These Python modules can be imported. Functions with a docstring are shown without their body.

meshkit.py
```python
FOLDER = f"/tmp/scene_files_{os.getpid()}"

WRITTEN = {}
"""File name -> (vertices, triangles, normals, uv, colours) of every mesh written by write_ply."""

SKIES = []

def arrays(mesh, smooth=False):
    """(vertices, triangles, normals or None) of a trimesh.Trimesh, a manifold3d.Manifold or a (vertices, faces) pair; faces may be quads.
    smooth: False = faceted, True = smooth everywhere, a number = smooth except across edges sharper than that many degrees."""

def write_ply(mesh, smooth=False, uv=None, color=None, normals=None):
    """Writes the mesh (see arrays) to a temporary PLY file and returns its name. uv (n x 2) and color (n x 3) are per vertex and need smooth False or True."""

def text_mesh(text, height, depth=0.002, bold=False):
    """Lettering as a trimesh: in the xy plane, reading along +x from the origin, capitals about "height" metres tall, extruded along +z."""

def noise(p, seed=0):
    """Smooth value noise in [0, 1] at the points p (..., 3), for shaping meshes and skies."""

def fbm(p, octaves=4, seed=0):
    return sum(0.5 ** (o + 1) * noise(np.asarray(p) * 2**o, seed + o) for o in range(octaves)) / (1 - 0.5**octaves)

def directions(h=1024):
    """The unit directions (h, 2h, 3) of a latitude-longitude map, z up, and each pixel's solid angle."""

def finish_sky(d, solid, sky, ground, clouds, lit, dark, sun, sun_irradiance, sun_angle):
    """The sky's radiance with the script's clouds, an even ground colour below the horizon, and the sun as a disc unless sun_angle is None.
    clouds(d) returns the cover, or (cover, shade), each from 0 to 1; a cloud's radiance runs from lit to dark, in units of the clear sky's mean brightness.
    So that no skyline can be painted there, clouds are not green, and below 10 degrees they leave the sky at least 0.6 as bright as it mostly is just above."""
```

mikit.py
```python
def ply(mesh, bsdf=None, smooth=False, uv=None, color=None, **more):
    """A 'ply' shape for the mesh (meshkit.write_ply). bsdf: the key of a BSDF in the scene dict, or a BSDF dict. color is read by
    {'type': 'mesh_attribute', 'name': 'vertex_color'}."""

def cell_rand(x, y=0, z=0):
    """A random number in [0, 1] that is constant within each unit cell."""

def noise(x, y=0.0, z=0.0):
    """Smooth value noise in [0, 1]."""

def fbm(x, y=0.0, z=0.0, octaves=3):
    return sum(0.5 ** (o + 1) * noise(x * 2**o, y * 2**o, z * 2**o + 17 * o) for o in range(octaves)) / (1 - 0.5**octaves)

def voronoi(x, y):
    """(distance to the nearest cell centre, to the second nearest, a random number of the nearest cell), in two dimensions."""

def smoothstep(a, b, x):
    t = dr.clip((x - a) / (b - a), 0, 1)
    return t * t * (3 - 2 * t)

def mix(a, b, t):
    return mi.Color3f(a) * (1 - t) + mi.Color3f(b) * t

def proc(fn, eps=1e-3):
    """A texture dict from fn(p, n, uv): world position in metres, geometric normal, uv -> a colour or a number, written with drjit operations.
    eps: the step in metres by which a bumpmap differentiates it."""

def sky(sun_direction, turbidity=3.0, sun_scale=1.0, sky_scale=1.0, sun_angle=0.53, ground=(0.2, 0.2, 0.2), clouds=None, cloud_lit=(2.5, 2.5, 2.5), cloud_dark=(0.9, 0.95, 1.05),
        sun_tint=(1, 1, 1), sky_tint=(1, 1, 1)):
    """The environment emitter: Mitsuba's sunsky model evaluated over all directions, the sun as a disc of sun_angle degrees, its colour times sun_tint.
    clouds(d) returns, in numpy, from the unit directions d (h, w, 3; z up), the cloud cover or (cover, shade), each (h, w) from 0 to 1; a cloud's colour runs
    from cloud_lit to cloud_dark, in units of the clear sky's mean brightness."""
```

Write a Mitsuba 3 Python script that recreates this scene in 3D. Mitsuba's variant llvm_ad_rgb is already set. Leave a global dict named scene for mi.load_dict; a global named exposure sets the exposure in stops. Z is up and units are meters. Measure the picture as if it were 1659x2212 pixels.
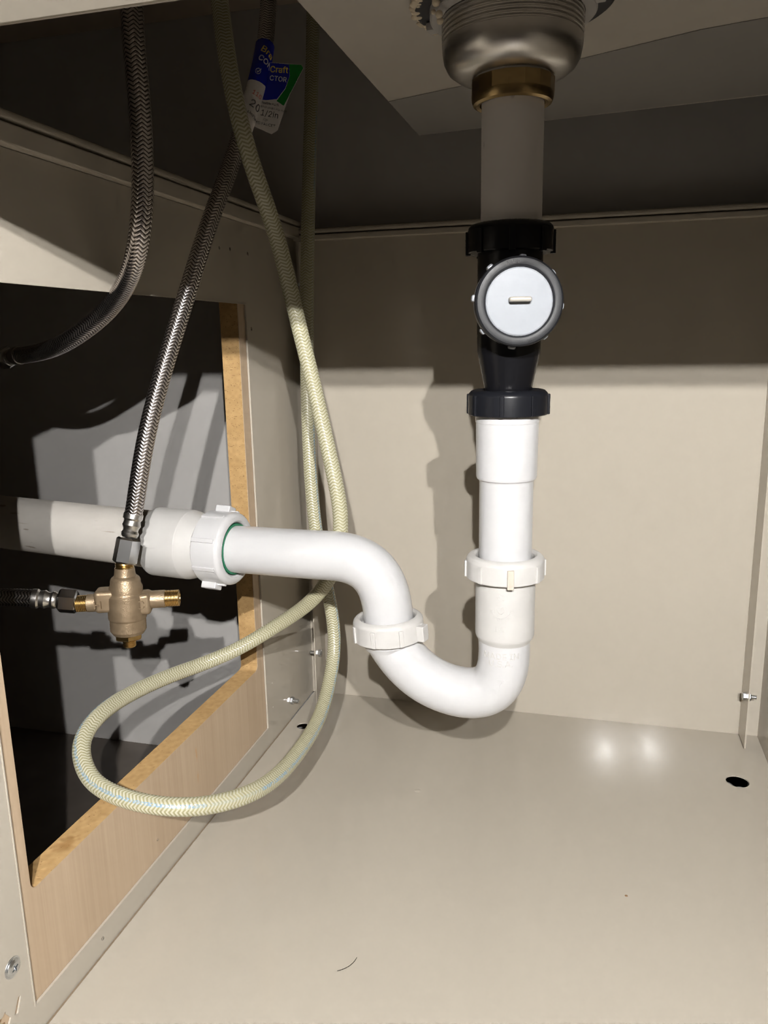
import math, random
import numpy as np, trimesh, drjit as dr, mitsuba as mi
import manifold3d as m3
from scipy.interpolate import CubicSpline
from shapely.geometry import Polygon, Point, box as sbox
import mikit, meshkit
from mikit import ply, proc, noise, fbm, voronoi, smoothstep, mix, cell_rand

random.seed(5); np.random.seed(5)
scene, labels = {'type': 'scene'}, {}
T = mi.ScalarTransform4f

# ------------------------------------------------------------------ camera
FWD = np.array([-0.25510934, 0.94307725, -0.2133648])
UPV = -np.array([0.03741449, -0.21087282, -0.97679722])
scene['camera'] = {'type': 'perspective', 'fov_axis': 'x', 'fov': 52.02, 'near_clip': 0.02, 'far_clip': 50.0,
                   'to_world': T().look_at(origin=[0, 0, 0], target=FWD.tolist(), up=UPV.tolist())}
# ------------------------------------------------------------------ light
exposure = 0.0
LAMP_POS = [(0.178, -0.332, 0.238), (0.060, -0.332, 0.256)]
LAMP_RGB = [(65000, 63300, 61000), (78000, 76000, 73000)]
LAMP_R = 0.0045
scene['room_ambient'] = {'type': 'constant', 'radiance': {'type': 'rgb', 'value': [0.07, 0.064, 0.058]}}

# ------------------------------------------------------------------ materials
def rgb(*c): return {'type': 'rgb', 'value': list(c)}
def srgb(r, g, b):
    f = lambda v: ((v / 255 + 0.055) / 1.055) ** 2.4 if v > 10 else v / 255 / 12.92
    return [f(r), f(g), f(b)]
def mat(key, color, rough=0.4, metal=0.0, spec=0.5, coat=0.0, bump=None, bscale=1.0, **kw):
    tex = color if isinstance(color, dict) else rgb(*color)
    b = {'type': 'principled', 'base_color': tex, 'roughness': rough, 'metallic': metal, 'specular': spec}
    if coat: b.update(clearcoat=coat, clearcoat_gloss=0.92)
    b.update(kw)
    if bump is not None: b = {'type': 'bumpmap', 'arbitrary': bump, 'scale': bscale, 'bsdf': b}
    scene[key] = {'type': 'twosided', 'bsdf': b}
    return key

ENAMEL = [0.340, 0.310, 0.262]
def enamel_fn(p, n, uv):
    t = fbm(p.x * 9, p.y * 9, p.z * 9, 3)
    return mi.Color3f(*ENAMEL) * (0.985 + 0.03 * t)
mat('m_enamel', proc(enamel_fn), 0.12, spec=0.24)
mat('m_enamel_floor', proc(enamel_fn), 0.10, spec=0.24)
def room_fn(p, n, uv):
    t = fbm(p.x * 14, p.y * 14, p.z * 14, 3)
    return mi.Color3f(0.335, 0.325, 0.316) * (0.95 + 0.1 * t)
mat('m_room_wall', proc(room_fn), 0.8, spec=0.2)
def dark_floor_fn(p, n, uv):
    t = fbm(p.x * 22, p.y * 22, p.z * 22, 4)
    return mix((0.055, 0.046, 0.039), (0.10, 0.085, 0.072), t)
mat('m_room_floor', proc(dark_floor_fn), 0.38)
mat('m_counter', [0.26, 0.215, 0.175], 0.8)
def sink_fn(p, n, uv):
    t = fbm(p.x * 12, p.y * 12, p.z * 12, 4)
    return mi.Color3f(0.36, 0.335, 0.30) * (0.9 + 0.2 * t)
mat('m_sink', proc(sink_fn), 0.55)
mat('m_dark_sheet', [0.20, 0.193, 0.182], 0.75)  # darker tone painting the dim rear part of the basin underside
def veneer_fn(p, n, uv):
    a = fbm(p.y * 260, p.z * 6, 3.1, 3)
    b = noise(p.y * 900, p.z * 14, 1.7)
    c = fbm(p.y * 30, p.z * 2.2, 9.0, 3)
    col = mix((0.285, 0.208, 0.138), (0.395, 0.308, 0.220), 0.40 * a + 0.25 * b + 0.35 * c)
    d = dr.abs(p.y - 0.577 - 0.002 * noise(p.z * 60)) / 0.0012      # glue run down the veneer
    stain = dr.exp(-d * d) * smoothstep(-0.352, -0.356, p.z) * smoothstep(-0.392, -0.380, p.z) * smoothstep(0.3, 0.75, noise(p.z * 240, 2.0))
    return mix(col, (0.36, 0.20, 0.07), 0.6 * stain)
mat('m_veneer', proc(veneer_fn), 0.5, spec=0.35)
def chip_fn(p, n, uv):
    q = p * 330
    k = noise(q.x, q.y, q.z); k2 = noise(p.x * 900, p.y * 900, p.z * 900); l = fbm(p.x * 60, p.y * 60, p.z * 60, 3)
    col = mix((0.275, 0.165, 0.066), (0.43, 0.285, 0.132), 0.5 * k + 0.5 * l)
    col = mix(col, (0.16, 0.085, 0.03), 0.75 * smoothstep(0.76, 0.93, k2))
    spot = smoothstep(0.012, 0.004, dr.sqrt(dr.square(p.x + 0.345) + dr.square((p.y - 0.412) * 0.7)) + 0.006 * k)
    return mix(col, (0.20, 0.10, 0.03), 0.6 * spot)
def chip_b(p, n, uv): return 0.5 * noise(p.x * 330, p.y * 330, p.z * 330) + 0.5 * noise(p.x * 900, p.y * 900, p.z * 900)
mat('m_chip', proc(chip_fn), 0.85, spec=0.2, bump=proc(chip_b, 4e-4), bscale=0.0012)
mat('m_pvc', [0.35, 0.35, 0.355], 0.16, coat=0.4)
def pvc_off_fn(p, n, uv):
    t = fbm(p.x * 70, p.y * 70, p.z * 70, 3)
    return mi.Color3f(0.345, 0.339, 0.329) * (0.95 + 0.08 * t)
mat('m_pvc_off', proc(pvc_off_fn), 0.33)
mat('m_tab', [0.33, 0.295, 0.25], 0.5)
def drain_fn(p, n, uv):
    t = fbm(p.x * 28, p.y * 45, p.z * 45, 4)
    s = noise(p.x * 55, p.y * 260, p.z * 420)
    col = mix((0.315, 0.297, 0.272), (0.385, 0.366, 0.34), t)
    m = smoothstep(0.80, 0.92, s) * smoothstep(0.36, 0.56, fbm(p.x * 22, p.y * 22, p.z * 22, 2))
    return mix(col, (0.16, 0.13, 0.10), 0.75 * m)
mat('m_drain', proc(drain_fn), 0.5)
def tail_fn(p, n, uv):
    t = fbm(p.x * 40, p.y * 40, p.z * 40, 3)
    s = noise(p.x * 160, p.y * 160, p.z * 75)
    col = mi.Color3f(0.47, 0.45, 0.435) * (0.94 + 0.1 * t)
    return mix(col, (0.16, 0.13, 0.11), 0.5 * smoothstep(0.90, 0.97, s))
mat('m_tail', proc(tail_fn), 0.45)
mat('m_black', [0.004, 0.004, 0.005], 0.28, spec=0.2)
mat('m_black_ring', [0.0085, 0.009, 0.0108], 0.45, spec=0.22)
mat('m_black_nut', [0.006, 0.0065, 0.0085], 0.3, spec=0.2)
mat('m_plug', [0.205, 0.217, 0.236], 0.16, spec=0.4)
mat('m_plug_tab', [0.235, 0.222, 0.195], 0.35)
mat('m_gasket', [0.010, 0.10, 0.05], 0.5)
def steel_fn(p, n, uv):
    t = fbm(p.x * 90, p.y * 90, p.z * 90, 3)
    return mi.Color3f(0.56, 0.54, 0.515) * (0.86 + 0.24 * t)
mat('m_steel', proc(steel_fn), 0.33, metal=1.0)
mat('m_chrome', [0.66, 0.66, 0.66], 0.16, metal=1.0)
mat('m_zinc', [0.60, 0.63, 0.66], 0.25, metal=1.0)
mat('m_ferrule', [0.58, 0.56, 0.53], 0.28, metal=1.0)
def slipbrass_fn(p, n, uv):
    t = fbm(p.x * 60, p.y * 60, p.z * 110, 3)
    return mix((0.22, 0.145, 0.065), (0.46, 0.34, 0.17), t)
mat('m_slipbrass', proc(slipbrass_fn), 0.3, metal=1.0)
def bronze_fn(p, n, uv):
    t = fbm(p.x * 130, p.y * 130, p.z * 130, 3)
    return mix((0.165, 0.118, 0.073), (0.275, 0.208, 0.135), t)
def bronze_b(p, n, uv): return noise(p.x * 1500, p.y * 1500, p.z * 1500)
mat('m_bronze', proc(bronze_fn), 0.45, metal=0.7, bump=proc(bronze_b, 2e-4), bscale=0.00012)
mat('m_brass', [0.58, 0.40, 0.17], 0.25, metal=1.0)
def braid_fn(p, n, uv):
    s = uv.x * 12; c = dr.floor(s); f = s - c
    sgn = dr.select(c - 2 * dr.floor(c / 2) > 0.5, 1.0, -1.0)
    t = uv.y / 0.0026 + sgn * (f - 0.5) * 0.9
    t = t - dr.floor(t)
    k = smoothstep(0.02, 0.30, t) * smoothstep(0.98, 0.70, t)
    return mix((0.05, 0.042, 0.038), (0.66, 0.615, 0.60), k)
mat('m_braid', proc(braid_fn), 0.27, metal=1.0)
mat('m_braid_dark', proc(braid_fn), 0.25, metal=1.0)
mat('m_rubber', [0.012, 0.013, 0.017], 0.5)
mat('m_putty', [0.50, 0.43, 0.33], 0.7)
mat('m_dark_hair', [0.02, 0.015, 0.01], 0.5)
mat('m_blue', srgb(14, 28, 150), 0.3)
mat('m_green', srgb(10, 120, 40), 0.3)
mat('m_paper', [0.62, 0.60, 0.585], 0.35)
mat('m_ink', [0.03, 0.03, 0.035], 0.5)
mat('m_ink_white', [0.75, 0.75, 0.75], 0.5)
mat('m_ink_yellow', [0.62, 0.48, 0.10], 0.5)
mat('m_ink_red', [0.55, 0.12, 0.08], 0.5)
mat('m_rust', [0.17, 0.10, 0.05], 0.7)
mat('m_grey', [0.30, 0.29, 0.28], 0.6)
scene['m_drop'] = {'type': 'dielectric', 'int_ior': 1.33}
COLS, PITCH_C = 10, 0.0027
def clear_fn(p, n, uv):
    s = uv.x * COLS; c = dr.floor(s); f = s - c
    sgn = dr.select(c - 2 * dr.floor(c / 2) > 0.5, 1.0, -1.0)
    t = uv.y / PITCH_C + sgn * (f - 0.5) * 0.9
    t = t - dr.floor(t)
    yarn = smoothstep(0.22, 0.42, t) * smoothstep(0.95, 0.72, t)
    col = mix((0.225, 0.212, 0.122), (0.355, 0.343, 0.262), yarn)
    g = dr.floor(uv.y / 0.0016)
    stroke = smoothstep(0.45, 0.55, noise(uv.y * 1500, uv.x * 160)) * dr.select(cell_rand(dr.floor(uv.y / 0.045), 3) > 0.25, 1.0, 0.25)
    line = smoothstep(0.036, 0.026, dr.abs(uv.x - 0.5))
    return mix(col, (0.10, 0.22, 0.36), 0.75 * line * stroke)
mat('m_clear_hose', proc(clear_fn), 0.22, coat=0.8)

# ------------------------------------------------------------------ mesh helpers
def tri(v, f):
    f = np.asarray(f)
    if f.shape[1] == 4: f = np.vstack([f[:, [0, 1, 2]], f[:, [0, 2, 3]]])
    return trimesh.Trimesh(np.asarray(v, float), f, process=False)
def cat(*ms): return trimesh.util.concatenate([m for m in ms])
def box(x0, x1, y0, y1, z0, z1):
    m = trimesh.creation.box((x1 - x0, y1 - y0, z1 - z0)); m.apply_translation(((x0 + x1) / 2, (y0 + y1) / 2, (z0 + z1) / 2)); return m
def rbox(x0, x1, y0, y1, z0, z1, r=0.001):
    pts = [m3.Manifold.sphere(r, 12).translate((x, y, z)) for x in (x0 + r, x1 - r) for y in (y0 + r, y1 - r) for z in (z0 + r, z1 - r)]
    h = m3.Manifold.batch_hull(pts).to_mesh(); return tri(h.vert_properties[:, :3], h.tri_verts)
def lathe(prof, n=64, closed=True):
    prof = np.array(prof, float); k = len(prof); a = np.arange(n) * 2 * np.pi / n
    v = np.concatenate([np.stack([prof[:, 0] * math.cos(t), prof[:, 0] * math.sin(t), prof[:, 1]], 1) for t in a])
    f = []
    for i in range(n):
        j = (i + 1) % n
        for q in range(k if closed else k - 1):
            w = (q + 1) % k
            f.append((i * k + q, i * k + w, j * k + w, j * k + q))
    m = tri(v, f); m.merge_vertices(); m.update_faces(m.nondegenerate_faces()); m.remove_unreferenced_vertices()
    if m.volume < 0: m.invert()
    return m
def solid(prof, n=64):   # profile from bottom axis to top axis
    p = [(0.0, prof[0][1])] + list(prof) + [(0.0, prof[-1][1])]
    return lathe(p, n, closed=True)
def frame(o, axis, ref=(0, 0, 1)):
    z = np.array(axis, float); z /= np.linalg.norm(z); r = np.array(ref, float)
    if abs(z @ r) > 0.95: r = np.array([0, -1.0, 0])
    y = r - z * (r @ z); y /= np.linalg.norm(y); x = np.cross(y, z)
    M = np.eye(4); M[:3, 0], M[:3, 1], M[:3, 2], M[:3, 3] = x, y, z, o
    return M
def put(m, o, axis=(0, 0, 1), ref=(0, 0, 1)):
    m = m.copy(); m.apply_transform(frame(o, axis, ref)); return m
def extrude(poly, h):
    g = list(getattr(poly, 'geoms', [poly]))
    return cat(*[trimesh.creation.extrude_polygon(p, h, engine='earcut') for p in g])
def sheet_x(poly_yz, x0, x1):   # polygon in (y,z) extruded along x
    m = extrude(poly_yz, x1 - x0); v = m.vertices
    m.vertices = np.stack([v[:, 2] + x0, v[:, 0], v[:, 1]], 1); return m
def path(pts, step):
    p = np.array(pts, float); d = np.r_[0, np.cumsum(np.linalg.norm(np.diff(p, axis=0), axis=1) ** 0.5 * 1.0)]
    cs = CubicSpline(d, p); q = cs(np.linspace(0, d[-1], 4000))
    # light smoothing
    for _ in range(60): q[1:-1] = (q[:-2] + 2 * q[1:-1] + q[2:]) / 4
    s = np.r_[0, np.cumsum(np.linalg.norm(np.diff(q, axis=0), axis=1))]; n = max(2, int(s[-1] / step))
    t = np.linspace(0, s[-1], n + 1)
    return np.stack([np.interp(t, s, q[:, i]) for i in range(3)], 1), t
def frames(c):
    tan = np.gradient(c, axis=0); tan /= np.linalg.norm(tan, axis=1, keepdims=True)
    n = np.zeros_like(c); a = np.array([0, 1.0, 0]) if abs(tan[0][1]) < 0.9 else np.array([1.0, 0, 0])
    n[0] = a - tan[0] * (a @ tan[0]); n[0] /= np.linalg.norm(n[0])
    for i in range(1, len(c)):
        w = n[i - 1] - tan[i] * (n[i - 1] @ tan[i]); n[i] = w / np.linalg.norm(w)
    return tan, n, np.cross(tan, n)
def tube(c, r, n=32, caps=True):
    tan, a, b = frames(c); th = np.arange(n) * 2 * np.pi / n; r = np.broadcast_to(r, len(c))
    v = (c[:, None] + r[:, None, None] * (np.cos(th)[None, :, None] * a[:, None] + np.sin(th)[None, :, None] * b[:, None])).reshape(-1, 3)
    i, j = np.meshgrid(np.arange(len(c) - 1), np.arange(n), indexing='ij'); k = (j + 1) % n
    f = np.stack([i * n + j, i * n + k, (i + 1) * n + k, (i + 1) * n + j], -1).reshape(-1, 4)
    f = np.vstack([f[:, [0, 1, 2]], f[:, [0, 2, 3]]])
    if caps:
        L = len(v); v = np.vstack([v, c[:1], c[-1:]]); e = (len(c) - 1) * n; jj = np.arange(n); kk = (jj + 1) % n
        f = np.vstack([f, np.stack([np.full(n, L), kk, jj], 1), np.stack([np.full(n, L + 1), e + jj, e + kk], 1)])
    m = tri(v, f)
    if m.volume < 0: m.invert()
    return m
def braid(pts, r, ncol, pitch, amp, step, n, face=None, face_at=0.5, slope=0.9, key_uv=True):
    """hose skin with raised herring-bone strands; u around (0.5 faces 'face'), v along in metres"""
    c, s = path(pts, step); tan, a, b = frames(c)
    if face is not None:
        i = np.argmin(np.linalg.norm(c - np.array(face_at), axis=1)); w = np.array(face, float); ang = math.atan2(w @ b[i], w @ a[i])
    else: ang = 0.0
    u = np.linspace(0, 1, n + 1); th = (u - 0.5) * 2 * np.pi + ang
    q = u * ncol; col = np.floor(np.minimum(q, ncol - 1e-6)); f = q - col; sg = np.where(col % 2 > 0.5, 1.0, -1.0)
    t = (s[:, None] / pitch + (sg * (f - 0.5) * slope)[None]) % 1.0
    bumpv = np.sin(np.pi * np.clip((t - 0.08) / 0.84, 0, 1)) ** 0.7
    ridge = (0.55 + 0.45 * np.sin(np.pi * f))[None]
    rr = r - amp + amp * bumpv * ridge
    rr[:, -1] = rr[:, 0]
    v = c[:, None] + rr[..., None] * (np.cos(th)[None, :, None] * a[:, None] + np.sin(th)[None, :, None] * b[:, None])
    N = n + 1; i, j = np.meshgrid(np.arange(len(c) - 1), np.arange(n), indexing='ij')
    fc = np.stack([i * N + j, i * N + j + 1, (i + 1) * N + j + 1, (i + 1) * N + j], -1).reshape(-1, 4)
    m = tri(v.reshape(-1, 3), fc)
    uv = np.stack([np.broadcast_to(u, t.shape).ravel(), np.broadcast_to(s[:, None], t.shape).ravel()], 1)
    cen = m.triangles_center[0] - c[0]
    if m.face_normals[0] @ cen < 0: m.invert()
    return m, uv
def wrap_text(text, h, radius, z, az, depth=0.0006, bold=False, flip=False):
    """raised lettering bent round a vertical cylinder; az = heading in radians of its centre"""
    m = meshkit.text_mesh(text, h, depth, bold); m = m.subdivide_to_size(h * 0.5) if False else m
    v = m.vertices.copy(); v[:, 0] -= (v[:, 0].min() + v[:, 0].max()) / 2
    if flip: v[:, :2] *= -1
    a = az + v[:, 0] / radius; rr = radius - 0.0001 + v[:, 2]
    m.vertices = np.stack([rr * np.cos(a), rr * np.sin(a), z + v[:, 1]], 1); return m

def obj(key, mesh, bsdf, smooth=30, label=None, category=None, group=None, kind=None, uv=None, **more):
    k, i = key, 0
    while k in scene: i += 1; k = f'{key}_{i:03d}'
    scene[k] = ply(mesh, bsdf, smooth, uv=uv, **more)
    d = {a: b for a, b in (('label', label), ('category', category), ('group', group), ('kind', kind)) if b}
    if d: labels[k] = d
    return k
def thing(key, label, category, group=None):
    labels[key] = {'label': label, 'category': category}
    if group: labels[key]['group'] = group
    return key
def struct(key, mesh, bsdf, label, smooth=30): return obj(key, mesh, bsdf, smooth, label=label, kind='structure')

# ------------------------------------------------------------------ the cabinet (metres; z=0 at the eye, cabinet floor at FZ)
XL, XR, YB, FZ, ROOMZ, TOP = -0.334, 0.186, 0.874, -0.435, -0.555, 0.36
YF = 0.205
# left steel side with its cut-out
side = sbox(YF, FZ, YB, 0.112).difference(sbox(0.353, -0.4133, 0.731, 0.0365))
for (y, z, r) in [(0.6827, 0.0843, .0017), (0.7046, 0.0853, .0017), (0.7434, 0.0849, .0019), (0.7428, 0.0135, .0019), (0.7482, -0.3675, .0012), (0.7473, -0.3958, .0012)]:
    side = side.difference(Point(y, z).buffer(r, 10))
slot = Polygon([(0.3365, -0.4045), (0.3405, -0.3965), (0.3415, -0.397), (0.3378, -0.405)]).buffer(0.0009)
side = side.difference(slot).difference(Polygon([(0.315, -0.3985), (0.3215, -0.3955), (0.3255, -0.3975), (0.3290, -0.3955), (0.3300, -0.399), (0.3325, -0.4035), (0.330, -0.407), (0.315, -0.409)]))
struct('wall_left', sheet_x(side, XL - 0.0012, XL), 'm_enamel', 'cream enamelled steel side of the sink cabinet with a large rectangular cut-out', False)
bars = [(YF, YB, .353 - .0006, .731 + .0006)]
rim = sbox(0.3522, -0.4142, 0.7318, 0.0374).difference(sbox(0.353, -0.4133, 0.731, 0.0365))
obj('wall_left__cut_edge', sheet_x(rim, XL - 0.0002, XL + 0.0006), 'm_enamel', False)
# top lips, left and back
def lip(x0, x1, y0, y1, key, z1, z2, z3, z4, holder, wav):
    obj(holder + '__top_lip', rbox(x0, x1, y0, y1, z1, z2, 0.0012), 'm_enamel')
    m = rbox(*wav, z3, z4, 0.0022)
    obj(holder + '__capping_strip', m, 'm_enamel')
lip(XL - 0.004, XL + 0.007, YF, YB, 'l', 0.1125, 0.1243, 0.1259, 0.1316, 'wall_left', (XL - 0.014, XL + 0.0062, YF, YB + 0.006))
dent = tube(path([(XL + .003, .560, .1285), (XL + .0045, .585, .1275), (XL + .005, .605, .1265), (XL + .0035, .635, .1288)], .004)[0], np.array([.0012]), 10)
obj('wall_left__sealant', dent, 'm_enamel')
lip(XL, XR + .25, YB - 0.007, YB + 0.004, 'b', 0.1098, 0.1158, 0.1169, 0.1226, 'wall_back', (XL - .006, XR + .25, YB - 0.0065, YB + 0.014))
struct('wall_back', box(XL - 0.001, XR + 0.25, YB, YB + 0.0012, FZ, 0.112), 'm_enamel', 'cream enamelled steel back of the sink cabinet behind the drain', False)
struct('wall_right', box(XR, XR + 0.0012, YF, YB, FZ, 0.112), 'm_enamel', 'cream enamelled steel right side of the sink cabinet at the frame edge', False)
# cabinet floor with two holes
fl = sbox(XL + 0.0015, YF, XR - 0.0002, YB - 0.0002)
fl = fl.difference(Point(0.1499, 0.7716).buffer(0.0108, 24)).difference(Point(-0.3139, 0.7838).buffer(0.0075, 24))
flm = extrude(fl, 0.0012); flm.apply_translation((0, 0, FZ - 0.0012))
struct('floor', flm, 'm_enamel_floor', 'glossy cream steel floor pan of the sink cabinet', False)
obj('floor__dimple', put(solid([(0.0032, 0), (0.0026, 0.00035), (0.0012, 0.0005)], 20), (-0.1559, 0.683, FZ)), 'm_grey_enamel' if False else 'm_enamel')
obj('floor__spot', put(solid([(0.0012, 0), (0.0008, 0.0004)], 10), (0.0379, 0.5751, FZ)), 'm_rust')
# corner flanges of the back
def flange(xp, s, key, xw):
    struct(key, cat(box(xp - .0007, xp + .0007, YB - 0.036, YB, FZ + 0.002, 0.105)), 'm_enamel', 'upright cream steel corner flange at the %s of the back' % key.split('_')[-1], False)
flange(-0.3165, 1, 'trim_left', XL); flange(0.1672, -1, 'trim_right', XR)
# front top rail, front frame and room
rail = sheet_x(Polygon([(0.2535, 0.1067), (0.2535, TOP), (0.212, TOP), (0.212, 0.1245), (0.2140, 0.1228), (0.2515, 0.1068)]), XL - .02, XR + .3)
struct('trim_front', rail, 'm_enamel', 'cream steel front top rail of the cabinet close above the camera')
struct('wall_front', cat(box(-1.3, XL - 0.0015, YF, YF + 0.02, ROOMZ, TOP), box(XR + 0.002, 1.0, YF, YF + 0.02, ROOMZ, TOP), box(XL - 0.0015, XR + .002, YF + .01, YF + 0.03, ROOMZ, FZ - 0.0015)),
       'm_enamel', 'cream cabinet fronts beside and below the opening', False)
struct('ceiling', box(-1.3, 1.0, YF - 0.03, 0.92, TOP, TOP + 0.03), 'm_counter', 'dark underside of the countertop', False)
struct('wall_rear', box(-1.3, 1.0, 0.90, 0.92, ROOMZ, TOP), 'm_room_wall', 'plain grey room wall seen through the cut-out behind the pipes', False)
struct('wall_side', cat(box(-1.32, -1.3, YF, 0.92, ROOMZ, TOP), box(1.0, 1.02, YF, 0.92, ROOMZ, TOP)), 'm_room_wall', 'grey wall at the far end of the cabinet run', False)
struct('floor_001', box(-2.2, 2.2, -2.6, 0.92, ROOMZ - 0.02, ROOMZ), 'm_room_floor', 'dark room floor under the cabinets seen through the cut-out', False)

# wooden side of the neighbouring cabinet
thing('wood_panel', 'pale wood-veneered chipboard panel with a cut-out, fixed behind the steel side', 'panel')
outer = sbox(YF + .022, ROOMZ, 0.80, 0.070)
hole = sbox(0.3635 + .006, -0.3385 + .006, 0.7165 - .006, 0.05 - .006).buffer(0.006, 6)
hole2 = sbox(0.3635, -0.10, 0.7165, 0.05)
wood = outer.difference(hole).difference(hole2)
obj('wood_panel__core', sheet_x(wood, XL - 0.0205, XL - 0.0020), 'm_chip', False, label='golden chipboard core showing on the cut edges')
obj('wood_panel__veneer', sheet_x(wood, XL - 0.0020, XL - 0.0014), 'm_veneer', False, label='pale wood-grain veneer face')

# ------------------------------------------------------------------ sink, strainer
thing('sink_basin', 'grey underside of the kitchen sink basin around the strainer', 'sink')
bx = Polygon([(-0.188, 0.29), (0.42, 0.29), (0.42, 0.794), (-0.187, 0.858)])
inner = bx.buffer(-0.004)
bot = extrude(bx.difference(Point(-0.0592, 0.548).buffer(0.045, 32)), 0.004); bot.apply_translation((0, 0, 0.206))
wal = extrude(bx.difference(inner), TOP - 0.2101); wal.apply_translation((0, 0, 0.2100))
obj('sink_basin__bottom', bot, 'm_sink', False); obj('sink_basin__sides', wal, 'm_sink', False)
dark_area = Polygon([(-0.1868, 0.733), (-0.0592, 0.690), (0.06, 0.64), (0.40, 0.565), (0.40, 0.788), (-0.1868, 0.857)])  # added sheet: paints the light-to-dark boundary across the basin underside
pm = extrude(dark_area, 0.0004); pm.apply_translation((0, 0, 0.2055))
obj('sink_basin__dark_sheet', pm, 'm_dark_sheet', False, label='added darker grey sheet painting the light-to-dark boundary on the basin underside')

PX, PY = -0.0585, 0.548
thing('sink_strainer', 'brushed steel basket strainer body with screw threads under the sink', 'strainer')
pr = [(0.0215, 0.1600), (0.030, 0.1604), (0.0355, 0.1622), (0.0400, 0.1655), (0.0425, 0.1700), (0.0435, 0.1750), (0.0438, 0.1800)]
z = 0.1806
while z < 0.1985:
    pr += [(0.0428, z), (0.0428, z + .0008), (0.0440, z + .0013), (0.0440, z + .0021)]; z += 0.0028
pr += [(0.043, 0.207), (0.0405, 0.207), (0.0405, 0.182), (0.036, 0.170), (0.0215, 0.1640)]
obj('sink_strainer__body', put(lathe(pr, 96), (PX - .0008, PY, 0)), 'm_steel')
ln = lathe([(0.0442, 0.1945), (0.0505, 0.1945), (0.0515, 0.1955), (0.0515, 0.2005), (0.0442, 0.2005)], 72)
lugs = [put(rbox(-0.004, 0.004, 0.050, 0.0565, 0.1950, 0.2003, .0008), (0, 0, 0)) for _ in range(1)]
ll = []
for i in range(6):
    m = lugs[0].copy(); m.apply_transform(trimesh.transformations.rotation_matrix(i * math.pi / 3 + .35, (0, 0, 1))); ll.append(m)
obj('sink_strainer__lock_nut', put(cat(ln, *ll), (PX - .0008, PY, 0)), 'm_grey', label='grey lock nut with lugs')
obj('sink_strainer__rubber_washer', put(lathe([(0.0442, 0.2005), (0.0600, 0.2005), (0.0625, 0.2022), (0.0625, 0.2046), (0.0442, 0.2046)], 72), (PX - .0008, PY, 0)), 'm_rubber', label='black rubber washer ring')
rng = np.random.RandomState(3); pu = []
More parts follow.
